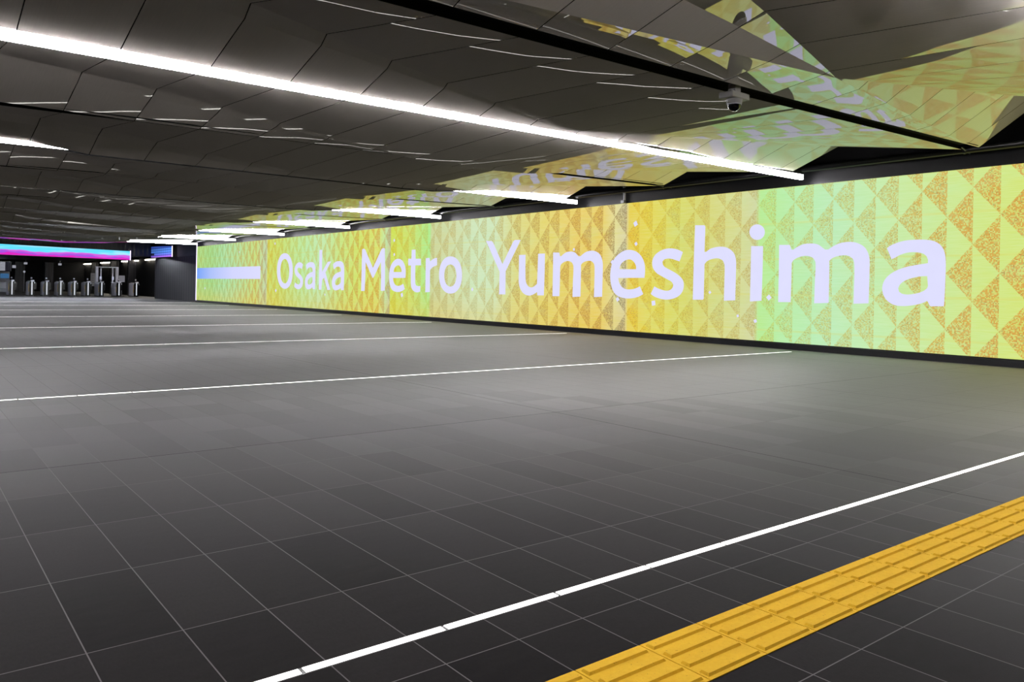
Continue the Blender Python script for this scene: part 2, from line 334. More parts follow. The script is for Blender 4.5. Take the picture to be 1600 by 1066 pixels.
 ('m', ['17497,2305 17227,2296 17209,2248 17192,2192 17147,2185 17110,2207 17068,2233 17026,2256 16967,2282 16906,2300 16861,2307 16813,2311 16766,2312 16719,2311 16671,2308 16629,2302 16575,2288 16531,2269 16495,2244 16462,2216 16394,2169 16318,2171 16276,2197 16225,2227 16185,2247 16141,2268 16095,2285 16047,2297 15997,2306 15948,2312 15898,2315 15849,2315 15802,2312 15759,2305 15717,2294 15676,2279 15632,2260 15589,2237 15550,2209 15519,2177 15492,2140 15469,2100 15451,2056 15437,2009 15427,1961 15422,1928 15421,1896 15420,1858 15420,1806 15420,1735 15421,1650 15422,1557 15422,1461 15423,1357 15425,1245 15426,1135 15427,1039 15745,1022 15745,1078 15744,1141 15744,1211 15743,1285 15742,1369 15740,1461 15739,1552 15739,1635 15740,1707 15741,1773 15744,1832 15749,1880 15764,1936 15787,1968 15851,2013 15894,2028 15942,2036 15996,2036 16053,2030 16110,2021 16164,2007 16210,1989 16248,1968 16294,1924 16293,1868 16291,1807 16289,1734 16289,1636 16289,1501 16290,1336 16291,1169 16292,1026 16622,1008 16621,1109 16620,1226 16618,1345 16616,1455 16612,1558 16608,1659 16605,1748 16603,1820 16609,1894 16621,1929 16662,1988 16698,2010 16741,2027 16788,2038 16841,2044 16900,2041 16961,2031 17013,2016 17061,1996 17106,1973 17142,1947 17175,1892 17176,1794 17176,1683 17176,1566 17177,1452 17178,1340 17180,1226 17183,1117 17184,1022 17493,1014 17493,1203 17493,1423 17493,1643 17493,1830 17494,1977 17495,2101 17496,2208']),
 ('e', ['13894,1558 13889,1592 13884,1630 13879,1671 13877,1710 13876,1749 13878,1789 13881,1828 13887,1866 13895,1903 13906,1939 13920,1974 13936,2007 13960,2049 13989,2089 14022,2126 14061,2162 14105,2195 14151,2223 14198,2246 14248,2265 14301,2279 14356,2291 14415,2298 14473,2300 14531,2297 14589,2289 14647,2276 14691,2261 14736,2243 14780,2222 14821,2200 14860,2177 14897,2153 14932,2126 14964,2098 14993,2067 15019,2033 15042,1998 15062,1961 15079,1923 15093,1883 15105,1841 15114,1799 15122,1755 15128,1710 15131,1665 15132,1620 15131,1574 15127,1529 15120,1484 15112,1440 15101,1398 15088,1356 15073,1315 15056,1278 15036,1242 15015,1208 14990,1177 14962,1149 14918,1115 14868,1086 14815,1062 14758,1045 14697,1032 14637,1022 14579,1015 14522,1011 14462,1010 14415,1011 14367,1014 14318,1019 14269,1025 14221,1033 14172,1043 14125,1055 14080,1068 14023,1089 13970,1113 13925,1133 14044,1335 14092,1316 14149,1295 14209,1277 14275,1262 14323,1255 14374,1250 14425,1248 14477,1249 14529,1254 14577,1263 14622,1279 14663,1298 14700,1322 14745,1364 14779,1409 14801,1451 14814,1490 14827,1554', '14782,1788 14193,1783 14188,1838 14203,1881 14228,1925 14263,1966 14304,2001 14351,2027 14402,2044 14454,2048 14510,2041 14553,2031 14598,2016 14640,1998 14694,1965 14737,1924 14766,1874 14783,1828']),
 ('s', ['12647,2193 12693,2216 12751,2240 12799,2256 12852,2270 12905,2282 12956,2290 13008,2295 13059,2297 13111,2297 13163,2293 13215,2286 13268,2275 13321,2260 13372,2242 13422,2220 13469,2196 13511,2169 13546,2141 13575,2111 13599,2079 13617,2044 13630,2008 13637,1971 13639,1935 13636,1898 13628,1863 13611,1816 13581,1770 13553,1739 13519,1707 13479,1677 13443,1657 13403,1638 13360,1619 13317,1601 13273,1581 13226,1561 13180,1542 13138,1525 13087,1503 13039,1484 13001,1465 12963,1435 12942,1405 12934,1372 12940,1337 12961,1301 12996,1269 13049,1246 13112,1233 13155,1232 13201,1236 13249,1243 13301,1253 13356,1265 13409,1280 13460,1299 13508,1320 13551,1339 13668,1145 13623,1116 13565,1086 13515,1068 13459,1052 13403,1038 13350,1027 13297,1017 13244,1011 13192,1008 13140,1008 13087,1011 13044,1016 13000,1023 12956,1032 12914,1042 12873,1054 12834,1067 12797,1082 12763,1100 12731,1122 12701,1146 12674,1172 12652,1199 12629,1237 12612,1278 12602,1318 12597,1359 12599,1399 12605,1437 12621,1483 12650,1525 12679,1556 12716,1586 12756,1615 12797,1641 12842,1665 12891,1690 12932,1709 12977,1728 13023,1747 13066,1766 13109,1784 13152,1801 13192,1818 13224,1836 13264,1871 13285,1905 13296,1966 13248,2018 13195,2034 13131,2042 13087,2042 13041,2039 12995,2033 12949,2023 12903,2009 12860,1996 12798,1979 12745,1965']),
 ('h', ['12284,2838 12002,2823 11976,2785 11977,2724 11979,2654 11980,2579 11982,2503 11983,2422 11985,2336 11986,2252 11987,2180 11937,2182 11882,2217 11816,2252 11762,2267 11704,2278 11646,2287 11589,2292 11532,2293 11478,2291 11404,2281 11335,2261 11266,2229 11205,2189 11157,2144 11121,2089 11104,2044 11092,1994 11083,1943 11079,1900 11079,1856 11080,1787 11080,1705 11081,1605 11082,1499 11083,1398 11084,1303 11085,1207 11086,1117 11086,1038 11402,1021 11401,1104 11400,1198 11399,1297 11398,1396 11397,1500 11395,1610 11394,1711 11395,1790 11403,1864 11417,1899 11439,1943 11471,1979 11567,2016 11625,2021 11688,2018 11763,2007 11834,1989 11889,1966 11932,1940 11980,1887 11981,1800 11982,1702 11983,1598 11984,1493 11984,1383 11985,1267 11986,1156 11986,1058 12011,1031 12314,1025 12312,1200 12310,1402 12308,1609 12306,1799 12304,1968 12301,2128 12298,2276 12295,2413 12292,2536 12289,2648 12286,2748']),
 ('i', ['10683,2280 10371,2270 10371,2142 10371,1996 10372,1841 10373,1686 10376,1524 10379,1353 10383,1188 10386,1044 10689,1018 10688,1169 10687,1341 10686,1519 10685,1688 10685,1847 10684,2003 10683,2150', '10332,2581 10336,2543 10350,2506 10373,2474 10404,2447 10441,2428 10484,2417 10529,2414 10574,2420 10617,2435 10656,2457 10689,2487 10714,2522 10730,2560 10736,2600 10732,2639 10718,2676 10694,2709 10662,2735 10624,2754 10581,2765 10536,2767 10491,2761 10448,2745 10410,2722 10378,2693 10353,2658 10338,2621']),
 ('m', ['9967,2283 9700,2274 9683,2228 9666,2173 9621,2166 9585,2188 9543,2213 9502,2235 9443,2260 9383,2278 9338,2285 9292,2289 9245,2290 9198,2289 9152,2286 9109,2280 9057,2267 9012,2248 8977,2223 8945,2197 8877,2151 8802,2152 8761,2178 8710,2207 8670,2227 8627,2247 8582,2264 8534,2276 8485,2284 8436,2290 8388,2293 8339,2293 8293,2290 8250,2283 8209,2273 8168,2258 8125,2240 8082,2217 8044,2190 8012,2158 7986,2122 7964,2083 7945,2040 7931,1995 7921,1947 7917,1915 7915,1884 7915,1847 7915,1796 7915,1727 7916,1644 7916,1554 7917,1460 7918,1358 7919,1248 7921,1141 7922,1048 8236,1032 8236,1086 8235,1148 8235,1215 8234,1288 8233,1369 8231,1459 8230,1549 8230,1629 8231,1700 8232,1764 8235,1821 8240,1868 8255,1923 8277,1954 8341,1998 8383,2013 8431,2021 8484,2021 8540,2015 8597,2006 8650,1993 8695,1975 8733,1954 8779,1911 8777,1856 8776,1798 8774,1726 8773,1631 8773,1498 8774,1338 8775,1175 8776,1035 9103,1018 9102,1117 9100,1230 9099,1346 9096,1454 9093,1554 9089,1652 9085,1740 9084,1810 9090,1882 9102,1917 9142,1974 9177,1996 9220,2012 9267,2023 9319,2028 9378,2025 9437,2016 9489,2001 9537,1982 9581,1959 9616,1934 9650,1880 9650,1785 9650,1676 9650,1562 9651,1451 9652,1342 9655,1230 9657,1124 9659,1031 9964,1024 9964,1208 9963,1423 9963,1637 9964,1820 9964,1963 9965,2084 9966,2188']),
 ('a', ['7573,2140 7521,2183 7484,2200 7438,2219 7390,2236 7353,2248 7314,2258 7274,2267 7235,2274 7196,2280 7158,2283 7119,2285 7081,2286 7043,2287 7004,2287 6967,2287 6930,2286 6884,2283 6840,2279 6798,2274 6757,2267 6719,2258 6683,2246 6635,2222 6593,2192 6557,2156 6528,2113 6512,2081 6500,2047 6489,2008 6483,1976 6478,1941 6474,1902 6471,1857 6469,1807 6469,1751 6469,1690 6470,1624 6471,1547 6473,1461 6475,1377 6477,1306 6479,1252 6481,1208 6482,1172 6484,1139 6485,1086 6487,1047 6498,1030 6730,1023 6753,1048 6768,1090 6794,1123 6823,1106 6859,1088 6904,1071 6958,1054 7001,1044 7047,1035 7092,1027 7133,1021 7172,1016 7212,1013 7252,1012 7293,1012 7332,1015 7387,1023 7438,1038 7489,1064 7536,1097 7576,1138 7609,1184 7632,1237 7647,1290 7653,1335 7652,1379 7644,1427 7627,1477 7610,1510 7588,1543 7563,1574 7534,1602 7502,1629 7467,1653 7429,1676 7389,1697 7345,1717 7309,1731 7271,1745 7231,1757 7191,1768 7150,1778 7107,1786 7064,1794 7022,1801 6978,1808 6932,1815 6890,1821 6856,1826 6790,1837 6791,1905 6817,1965 6843,1991 6876,2014 6914,2029 6959,2040 6996,2045 7036,2049 7077,2050 7117,2049 7156,2045 7196,2039 7236,2029 7277,2016 7316,2002 7353,1983 7389,1963 7419,1946 7481,1923', '6799,1591 6835,1590 6876,1589 6918,1586 6957,1581 6996,1574 7034,1565 7074,1555 7114,1544 7153,1531 7189,1515 7224,1497 7254,1478 7289,1448 7314,1417 7339,1355 7320,1286 7268,1252 7220,1241 7164,1236 7126,1238 7086,1243 7046,1250 7005,1258 6965,1268 6929,1279 6883,1298 6847,1318 6798,1361 6782,1404']),
]

# ================================================================ VIDEO WALL
def screen_mat():
    m, nt, out = new_mat('led_picture'); g = NT(nt)
    p = g.n('ShaderNodeNewGeometry').outputs['Position']
    x, y, z = g.sep(p)
    CW = .449
    U = g.math('DIVIDE', g.math('SUBTRACT', 14.55, y), CW)
    c = g.math('FLOOR', U); f = g.math('SUBTRACT', U, c)
    V = g.math('ADD', g.math('DIVIDE', g.math('SUBTRACT', z, 2.679), 1.038), g.math('MULTIPLY', g.math('SUBTRACT', c, 19.0), .5))
    fv = g.math('FRACT', V)
    tri = g.math('LESS_THAN', g.math('ABSOLUTE', g.math('SUBTRACT', fv, .5)), g.math('MULTIPLY', f, .5))
    # picture colours along the wall: Y, light facet, dark facet
    S = [(51.9,(165,215,120),(170,200,105)),(49.06,(155,215,130),(160,200,110)),(46.7,(165,225,165),(160,195,115)),(44.0,(178,222,150),(195,175,90)),
         (41.56,(195,222,115),(208,155,72)),(40.1,(190,210,170),(170,150,110)),(39.9,(208,218,55),(215,185,55)),(38.0,(198,222,100),(202,200,78)),
         (35.7,(185,232,155),(195,215,108)),(33.5,(190,235,178),(200,205,110)),(31.6,(198,228,118),(206,178,78)),(29.8,(208,226,85),(212,158,58)),
         (28.1,(216,224,88),(214,150,52)),(27.6,(190,230,158),(200,165,85)),(27.18,(195,198,155),(165,150,108)),
         (27.10,(206,224,45),(214,200,45)),(25.7,(202,224,85),(210,192,78)),(24.3,(165,236,135),(190,212,98)),(24.18,(202,210,150),(192,188,118)),
         (23.0,(206,216,160),(198,185,115)),(21.5,(206,230,188),(198,200,140)),(20.4,(206,230,188),(198,190,115)),(19.4,(220,216,130),(195,170,90)),
         (17.9,(230,212,98),(190,155,75)),(16.5,(235,204,85),(195,145,62)),(15.5,(236,204,78),(188,140,66)),(14.95,(228,217,148),(150,132,85)),(14.58,(218,208,160),(148,134,100)),
         (14.53,(233,203,40),(229,184,44)),(13.8,(229,213,55),(220,188,55)),(12.8,(216,216,85),(210,192,74)),(12.0,(214,212,105),(206,186,86)),
         (11.1,(212,216,138),(200,182,98)),(10.53,(208,212,158),(195,182,110)),(10.50,(178,236,138),(196,214,98)),(9.76,(178,238,168),(200,204,108)),
         (8.71,(184,236,184),(204,196,100)),(7.64,(194,236,168),(208,182,88)),(6.79,(200,233,150),(214,168,66)),(6.0,(206,231,128),(218,155,54)),(5.2,(210,230,112),(220,148,48)),(-4.0,(205,225,120),(215,160,60))]
    def two(idx, ya, yb, rows):
        t = g.math('DIVIDE', g.math('SUBTRACT', ya, y), ya - yb)
        return g.ramp(t, [((ya - r[0]) / (ya - yb), srgb(*r[idx])) for r in rows])
    def soften(r):
        k = .35 if 7 < r[0] < 14.5 else (.22 if r[0] < 26 else .04) if r[0] > 16 else .1
        return (r[0], r[1], tuple(b + (a - b) * k for a, b in zip(r[1], r[2])))
    S = [soften(r) for r in S]
    A = S[:16]; B = S[15:]
    side = g.math('LESS_THAN', y, 27.09)
    wob = g.noise(g.xyz(g.math('MULTIPLY', y, .9), g.math('MULTIPLY', z, 1.6), 0), 1.0, 3.0, .6)
    lightc = g.mix(side, two(1, 51.9, 27.10, A), two(1, 27.10, -4.0, B))
    darkc = g.mix(side, two(2, 51.9, 27.10, A), two(2, 27.10, -4.0, B))
    # wide soft colour bands, horizontal brush streaks
    band = g.noise(g.xyz(g.math('ADD', g.math('MULTIPLY', g.math('FLOOR', g.math('DIVIDE', U, 4.0)), 3.7), g.math('MULTIPLY', y, .12)), g.math('MULTIPLY', z, 1.5), 5.0), 1.0, 2.0)
    band = g.math('MULTIPLY', g.math('SUBTRACT', band, .47), 4.0, clamp=True)
    lightc = g.mix(g.math('MULTIPLY', band, .15), lightc, srgb(216, 214, 62))
    darkc = g.mix(g.math('MULTIPLY', band, .12), darkc, srgb(222, 150, 45))
    low = g.math('MULTIPLY', g.math('SUBTRACT', 1.15, z), .55, clamp=True)
    low = g.math('MULTIPLY', low, g.math('GREATER_THAN', y, 14.55))
    lightc = g.mix(g.math('MULTIPLY', low, .8), lightc, srgb(228, 190, 42))
    stepz = g.math('LESS_THAN', g.math('ABSOLUTE', g.math('SUBTRACT', g.math('FRACT', g.math('MULTIPLY', z, 1.27)), .5)), .028)
    lightc = g.mix(g.math('MULTIPLY', g.math('MULTIPLY', stepz, wob), .5), lightc, srgb(220, 208, 50))
    streak = g.noise(g.xyz(g.math('MULTIPLY', y, 2.2), g.math('MULTIPLY', z, 55.0), g.math('MULTIPLY', c, 3.1)), 1.0, 3.0, .6)
    lightc = g.mix(g.math('MULTIPLY', g.math('SUBTRACT', streak, .42), 1.6, clamp=True), lightc, g.mix(.3, lightc, srgb(250, 255, 235)))
    lightc = g.mix(g.math('MULTIPLY', g.math('SUBTRACT', .5, streak), 1.8, clamp=True), lightc, g.mix(.22, lightc, srgb(206, 202, 60)))
    # mosaic of small squares in the dark facets
    cell = g.xyz(g.math('FLOOR', g.math('DIVIDE', y, .021)), g.math('FLOOR', g.math('DIVIDE', z, .021)), 1.0)
    r1 = g.white(cell)
    r2 = g.white(g.xyz(g.math('FLOOR', g.math('DIVIDE', y, .021)), g.math('FLOOR', g.math('DIVIDE', z, .021)), 8.0))
    mos = g.mix(g.math('MULTIPLY', g.math('GREATER_THAN', r1, .45), .75), darkc, lightc)
    mos = g.mix(.12, mos, lightc)
    mos = g.mix(g.math('MULTIPLY', g.math('GREATER_THAN', r2, .74), .4), mos, g.mix(.5, darkc, srgb(178, 118, 40)))
    mos = g.mix(g.math('MULTIPLY', g.math('LESS_THAN', r2, .06), .4), mos, srgb(130, 95, 50))
    # the column edge of each light facet is drawn a shade lighter
    colr = g.mix(tri, g.mix(.12, lightc, srgb(225, 236, 195)), g.mix(.06, mos, srgb(225, 236, 195)))
    tone = g.math('MULTIPLY', g.math('SUBTRACT', wob, .5), .5)
    colr = g.mix(g.math('MAXIMUM', tone, 0.0), colr, srgb(170, 240, 200))
    e = g.n('ShaderNodeEmission'); g.set(e.inputs[0], colr); e.inputs[1].default_value = LED
    nt.links.new(e.outputs[0], out.inputs[0])
    return m
LED = 1.0
M['screen'] = screen_mat()
M['letter'] = glow('led_white', (224, 224, 255), 1.0 * LED)
vw = empty('video_wall', (XW, 24.0, 0), 'long lit video wall with yellow green triangles reading Osaka Metro Yumeshima', 'display')
def at_vw(mb, name, mat):
    o = mb.build(name, mat); o.parent = vw; o.matrix_parent_inverse = Matrix.Translation((-XW, -24.0, 0)); return o
at_vw(MB().quad((XW, LEDY1, LEDZ0), (XW, LEDY0, LEDZ0), (XW, LEDY0, LEDZ1), (XW, LEDY1, LEDZ1)), 'screen_panel', M['screen'])
at_vw(MB().box(XW + .002, XW + .12, LEDY1, LEDY0, LEDZ0 - .02, LEDZ1 + .02), 'housing', M['black'])
at_vw(MB().box(XW - .05, XW + .1, LEDY1, LEDY0, .0, LEDZ0 - .022), 'skirting', M['black'])
tag(at_vw(MB().box(XW - .03, XW + .02, LEDY0 + .003, LEDY0 + .055, .0, 3.72), 'light_strip', M['striplamp']), 'thin violet white strip at the far end')
# the white bar at the far end of the picture
def bar_mat():
    m, nt, out = new_mat('led_bar'); g = NT(nt)
    p = g.n('ShaderNodeNewGeometry').outputs['Position']; y = g.sep(p)[1]
    c = g.ramp(g.math('DIVIDE', g.math('SUBTRACT', 51.9, y), 11.0), [(0, srgb(120, 165, 250)), (.25, srgb(175, 195, 252)), (.6, srgb(212, 215, 255)), (1, srgb(222, 222, 255))])
    e = g.n('ShaderNodeEmission'); g.set(e.inputs[0], c); e.inputs[1].default_value = LED
    nt.links.new(e.outputs[0], out.inputs[0]); return m
M['bar'] = bar_mat()
at_vw(MB().quad((XW - .004, 51.93, 1.495), (XW - .004, 40.9, 1.494), (XW - .004, 40.93, 2.172), (XW - .004, 51.93, 2.174)), 'white_bar', M['bar'])

def glyph(name, contours, x):
    cu = bpy.data.curves.new(name, 'CURVE'); cu.dimensions = '2D'; cu.fill_mode = 'BOTH'
    for c in contours:
        pts = [tuple(float(v) / 1000 for v in q.split(',')) for q in c.split()]
        sp = cu.splines.new('POLY'); sp.points.add(len(pts) - 1)
        for q, (yy, zz) in zip(sp.points, pts): q.co = (-yy, zz, 0, 1)
        sp.use_cyclic_u = True
    o = bpy.data.objects.new(name, cu); link(o)
    dg = bpy.context.evaluated_depsgraph_get()
    me = bpy.data.meshes.new_from_object(o.evaluated_get(dg))
    bpy.data.objects.remove(o)
    for v in me.vertices: v.co = Vector((x, -v.co.x, v.co.y))
    me.materials.clear(); me.materials.append(M['letter'])
    r = bpy.data.objects.new(name, me); link(r, vw)
    r.matrix_parent_inverse = Matrix.Translation((-XW, -24.0, 0))
    return r
for ch, cs in LETTERS:
    o = glyph('letter', cs, XW - .004)
    o['label'] = 'white letter %s on the video wall' % ch
sk = MB()
for (yy, zz), r in zip([(14.24,2.98),(14.21,2.45),(13.57,.91),(11.81,1.21),(11.01,.68),(10.54,.58),(10.2,1.12),(26.85,2.46),(26.87,3.01),(26.21,.9),(38.76,.91),(21.58,1.17),(38.97,3.3),(16.6,2.37),(15.06,1.98),(14.84,.98),(33.0,.8),(50.2,.9),(44.2,3.0)],
                       [.085,.06,.085,.045,.04,.05,.07,.07,.07,.1,.1,.07,.08,.05,.07,.07,.06,.08,.06]):
    a = random.random() * .9
    sk.quad(*[(XW - .003, yy + r * math.cos(a + i * PI / 2), zz + r * math.sin(a + i * PI / 2)) for i in range(4)])
at_vw(sk, 'picture_sparkles', M['letter'])

def TILTQ(j, strip, x):
    """shading tilt that steers the reflections of each strip, as slope times distance down the hall (None: true to their facet)"""
    if j < 0: return None
    if strip == 'C':
        if j == 0: return pl([(0, -2.0), (9, -1.9), (XT, -2.1)], x)
        if j == 1: return pl([(0, -2.2), (9, -2.15), (10.2, -1.95), (XT, -1.9)], x)
        if j == 2: return pl([(0, -3.2), (8.6, -3.0), (9.8, -2.0), (XT, -1.9)], x)
        left = -2.4 if j % 2 == 0 else -.28 * (slot_y(j) + 1.7)
        return pl([(0, left), (8.6, left), (9.8, -2.0), (XT, -1.9)], x)
    if strip == 'A':
        if j == 0: return pl([(0, .2), (5.6, .1), (8, .1), (12, -.4), (XT, -.8)], x)
        return -.3 * (slot_y(j) + 1.7)
    if strip == 'D':
        if j == 0: return .15 if x < 8.71 else pl([(8.71, -1.2), (XT, -1.9)], x)
        return pl([(0, -3.0), (8.0, -2.6), (9.0, -2.2), (11, -2.3), (12.5, -3.0), (XT, -3.6)], x)
    if strip == 'D2': return -2.6

# ================================================================ CEILING
PANEL = .94
def ceil_mat():
    """dark satin metal panels: clear reflection over a grey brown body"""
    m, nt, out = new_mat('ceiling_metal'); g = NT(nt)
    geo = g.n('ShaderNodeNewGeometry')
    x, y, z = g.sep(geo.outputs['Position'])
    at = g.n('ShaderNodeAttribute', attribute_name='facing').outputs['Vector']
    sid = g.n('ShaderNodeAttribute', attribute_name='strip').outputs['Fac']
    off = g.math('MULTIPLY', g.white(g.xyz(sid, 2.0, 0)), 0.0)
    u = g.math('ADD', g.math('DIVIDE', x, PANEL), off)
    f = g.math('FRACT', u); ip = g.math('FLOOR', u)
    ra = g.math('SUBTRACT', g.white(g.xyz(ip, sid, 1.0)), .5)
    rb = g.math('SUBTRACT', g.white(g.xyz(ip, sid, 7.0)), .5)
    # every panel is bowed a little and never sits perfectly true
    ph = g.math('SUBTRACT', f, .5)
    wv = g.noise(g.xyz(g.math('MULTIPLY', x, 1.1), g.math('MULTIPLY', y, .9), sid), 1.0, 1.0)
    wv2 = g.noise(g.xyz(g.math('MULTIPLY', x, 1.1), g.math('MULTIPLY', y, .9), g.math('ADD', sid, 31.0)), 1.0, 1.0)
    tx = g.math('ADD', g.math('MULTIPLY', ph, BOW), g.math('MULTIPLY', ra, .006))
    tx = g.math('ADD', tx, g.math('MULTIPLY', g.math('SUBTRACT', wv2, .5), .02))
    ty = g.math('ADD', g.math('MULTIPLY', rb, .012), g.math('MULTIPLY', g.math('SUBTRACT', wv, .5), .03))
    ty = g.math('ADD', ty, g.math('MULTIPLY', ph, SAW))
    calm = g.math('MINIMUM', 1.0, g.math('MAXIMUM', .12, g.math('DIVIDE', 6.0, g.math('ABSOLUTE', y))))
    tx = g.math('MULTIPLY', tx, calm); ty = g.math('MULTIPLY', ty, calm)
    nrm = g.n('ShaderNodeVectorMath', operation='NORMALIZE')
    add = g.n('ShaderNodeVectorMath', operation='ADD')
    g.set(add.inputs[0], at); g.set(add.inputs[1], g.xyz(tx, ty, 0.0)); g.set(nrm.inputs[0], add.outputs[0])
    N = nrm.outputs[0]
    edge = g.math('MULTIPLY', g.math('SUBTRACT', .5, g.math('ABSOLUTE', ph)), PANEL)
    joint = g.math('LESS_THAN', edge, .006)
    brush = g.noise(g.xyz(g.math('MULTIPLY', x, 70), g.math('MULTIPLY', y, 3), z), 1.0, 2.0)
    shade = g.white(g.xyz(ip, sid, 4.0))
    base = g.mix(shade, srgb(222, 214, 204), srgb(234, 226, 216))
    base = g.mix(g.math('MULTIPLY', brush, .3), base, srgb(182, 176, 168))
    base = g.mix(joint, base, srgb(25, 24, 23))
    dif = g.n('ShaderNodeBsdfDiffuse'); g.set(dif.inputs[0], base); g.set(dif.inputs['Normal'], N)
    gl = g.n('ShaderNodeBsdfGlossy'); gl.inputs[0].default_value = (.93, .92, .88, 1); gl.inputs[1].default_value = .015
    g.set(gl.inputs['Normal'], N)
    fr = g.n('ShaderNodeFresnel'); fr.inputs[0].default_value = 1.9; g.set(fr.inputs['Normal'], N)
    fac = g.math('MULTIPLY_ADD', fr.outputs[0], .60, .24, clamp=True)
    fac = g.math('MULTIPLY', fac, g.math('SUBTRACT', 1.0, g.math('MULTIPLY', joint, .85)))
    mx = g.n('ShaderNodeMixShader'); g.set(mx.inputs[0], fac)
    sat = g.n('ShaderNodeBsdfGlossy'); g.set(sat.inputs[0], base); sat.inputs[1].default_value = .42; g.set(sat.inputs['Normal'], N)
    body = g.n('ShaderNodeMixShader'); body.inputs[0].default_value = .12
    nt.links.new(dif.outputs[0], body.inputs[1]); nt.links.new(sat.outputs[0], body.inputs[2])
    nt.links.new(body.outputs[0], mx.inputs[1]); nt.links.new(gl.outputs[0], mx.inputs[2])
    nt.links.new(mx.outputs[0], out.inputs[0])
    return m
BOW, SAW = .035, .05
M['ceiling'] = ceil_mat()

def lerp(a, b, t): return a + (b - a) * t
def pl(pts, x):
    """piecewise line through (X, value) pairs"""
    if x <= pts[0][0]: return pts[0][1]
    for (a, va), (b, vb) in zip(pts, pts[1:]):
        if x <= b: return va + (vb - va) * (x - a) / (b - a)
    return pts[-1][1]
XT = 14.58                       # the ceiling's edge in front of the video wall
def slot_y(j): return Y0 + HALF * j
def slot_z(j, x):
    base = pl([(-12, 3.56), (0, 3.585), (8, 3.65), (XT, 3.775)], x) if j % 2 else pl(([(-12, 3.66), (2, 3.66), (4, 3.655), (10, 3.67), (12, 3.70), (XT, 3.745)] if j <= 2 else [(-12, 3.66 if j == 4 else 3.53), (1.8, 3.65 if j == 4 else 3.53), (2.8, 3.525), (10.2, 3.53), (11.6, 3.665), (XT, 3.735)]), x)
    return base
def gap(j, x):
    if j % 2 == 0: return .085
    if j < 3: return .14
    return pl([(1.6, .13), (2.6, .02), (10.4, .02), (11.2, .11)], x)
# per bay: first fold P and second fold Q as (X, Y offset from bay start, Z); V where they meet; W the peak at the edge
def bay(j):
    ya = slot_y(j)
    if j == 0:
        V = (8.72, 4.94 - ya, 3.76)
        P = [(-12, .5, 4.3), (0, .95, 4.3), (6.29, 4.42 - ya, 3.95), V, (XT, 4.7 - ya, 4.44)]
        Q = [(-12, 3.3, 3.6), (0, 5.68 - ya, 3.6), (4.15, 5.4 - ya, 3.7), V, (XT, HALF - .075, 3.775)]
    elif j == 1:
        V = (8.2, 9.13 - ya, 3.68)
        P = [(-12, 1.0, 4.3), (-3, 1.0, 4.25), (2.74, 7.9 - ya, 4.05), (3.67, 8.14 - ya, 4.0), V, (XT, 8.2 - ya, 4.12)]
        Q = [(-12, 1.5, 4.1), (-3, 1.4, 4.1), (2.24, 7.96 - ya, 3.95), (3.75, 8.3 - ya, 3.9), V, (XT, HALF - .05, 3.765)]
    elif j == 2:
        V = (8.3, 12.64 - ya, 3.53)
        P = [(-12, .8, 4.0), (-2, 10.6 - ya, 3.95), (2.83, 11.49 - ya, 3.85), (4.77, 11.82 - ya, 3.70), V, (XT, 11.94 - ya, 4.02)]
        Q = [(-12, 1.2, 3.9), (-2, 11.0 - ya, 3.88), (2.83, 11.75 - ya, 3.78), (4.9, 12.0 - ya, 3.66), V, (XT, HALF - .075, 3.765)]
    else:
        t = min(1.0, (j - 3) / 4)
        wz = lerp(3.99, 3.86, t)
        V = (8.2, HALF - .12, 3.525)
        P = [(-12, 1.0, 3.95), (-2, 1.6, 3.92), (2.8, 2.25, 3.83), (4.8, 2.7, 3.66), V, (XT, 2.62, wz)]
        Q = [(-12, 1.4, 3.88), (-2, 2.0, 3.85), (2.8, 2.6, 3.76), (4.8, 2.95, 3.60), V, (XT, HALF - .06, 3.76)]
    return P, Q

def fold(pts, x, ya):
    return Vector((x, ya + pl([(p[0], p[1]) for p in pts], x), pl([(p[0], p[2]) for p in pts], x)))

cb = bmesh.new()
L_face = cb.loops.layers.float_vector.new('facing')
L_strip = cb.faces.layers.float.new('strip')
NB = 15
knots = sorted({-12.0, XT, 8.72, 8.2, 8.3} | {PANEL * i for i in range(-12, 16)})
knots = [k for k in knots if -12 <= k <= XT]
def put_quad(a, b, c, d, sid, q, t01=None):
    """quad a-b (near edge) c-d (far edge); q(x) gives the shading tilt that steers its reflections"""
    ps = []
    for p in (a, b, c, d):
        if not ps or all((p - k).length > 1e-4 for k in ps): ps.append(p)
    if len(ps) < 3: return
    f = cb.faces.new([cb.verts.new(p) for p in ps])
    f.normal_update()
    if f.calc_area() < 1e-5: return
    if f.normal.z > 0: f.normal_flip()
    n = f.normal.copy(); n /= -n.z
    ym = max(1.5, YM)
    f[L_strip] = sid
    ymid_ = (a.y + b.y + c.y + d.y) / 4
    for lp in f.loops:
        x = lp.vert.co.x
        s = q(x) if t01 is None else q(x, t01[0] if lp.vert.co.y < ymid_ else t01[1])
        lp[L_face] = (n.x, n.y, -1.0) if s is None or a.y < 0 else (0.0, s / ym, -1.0)
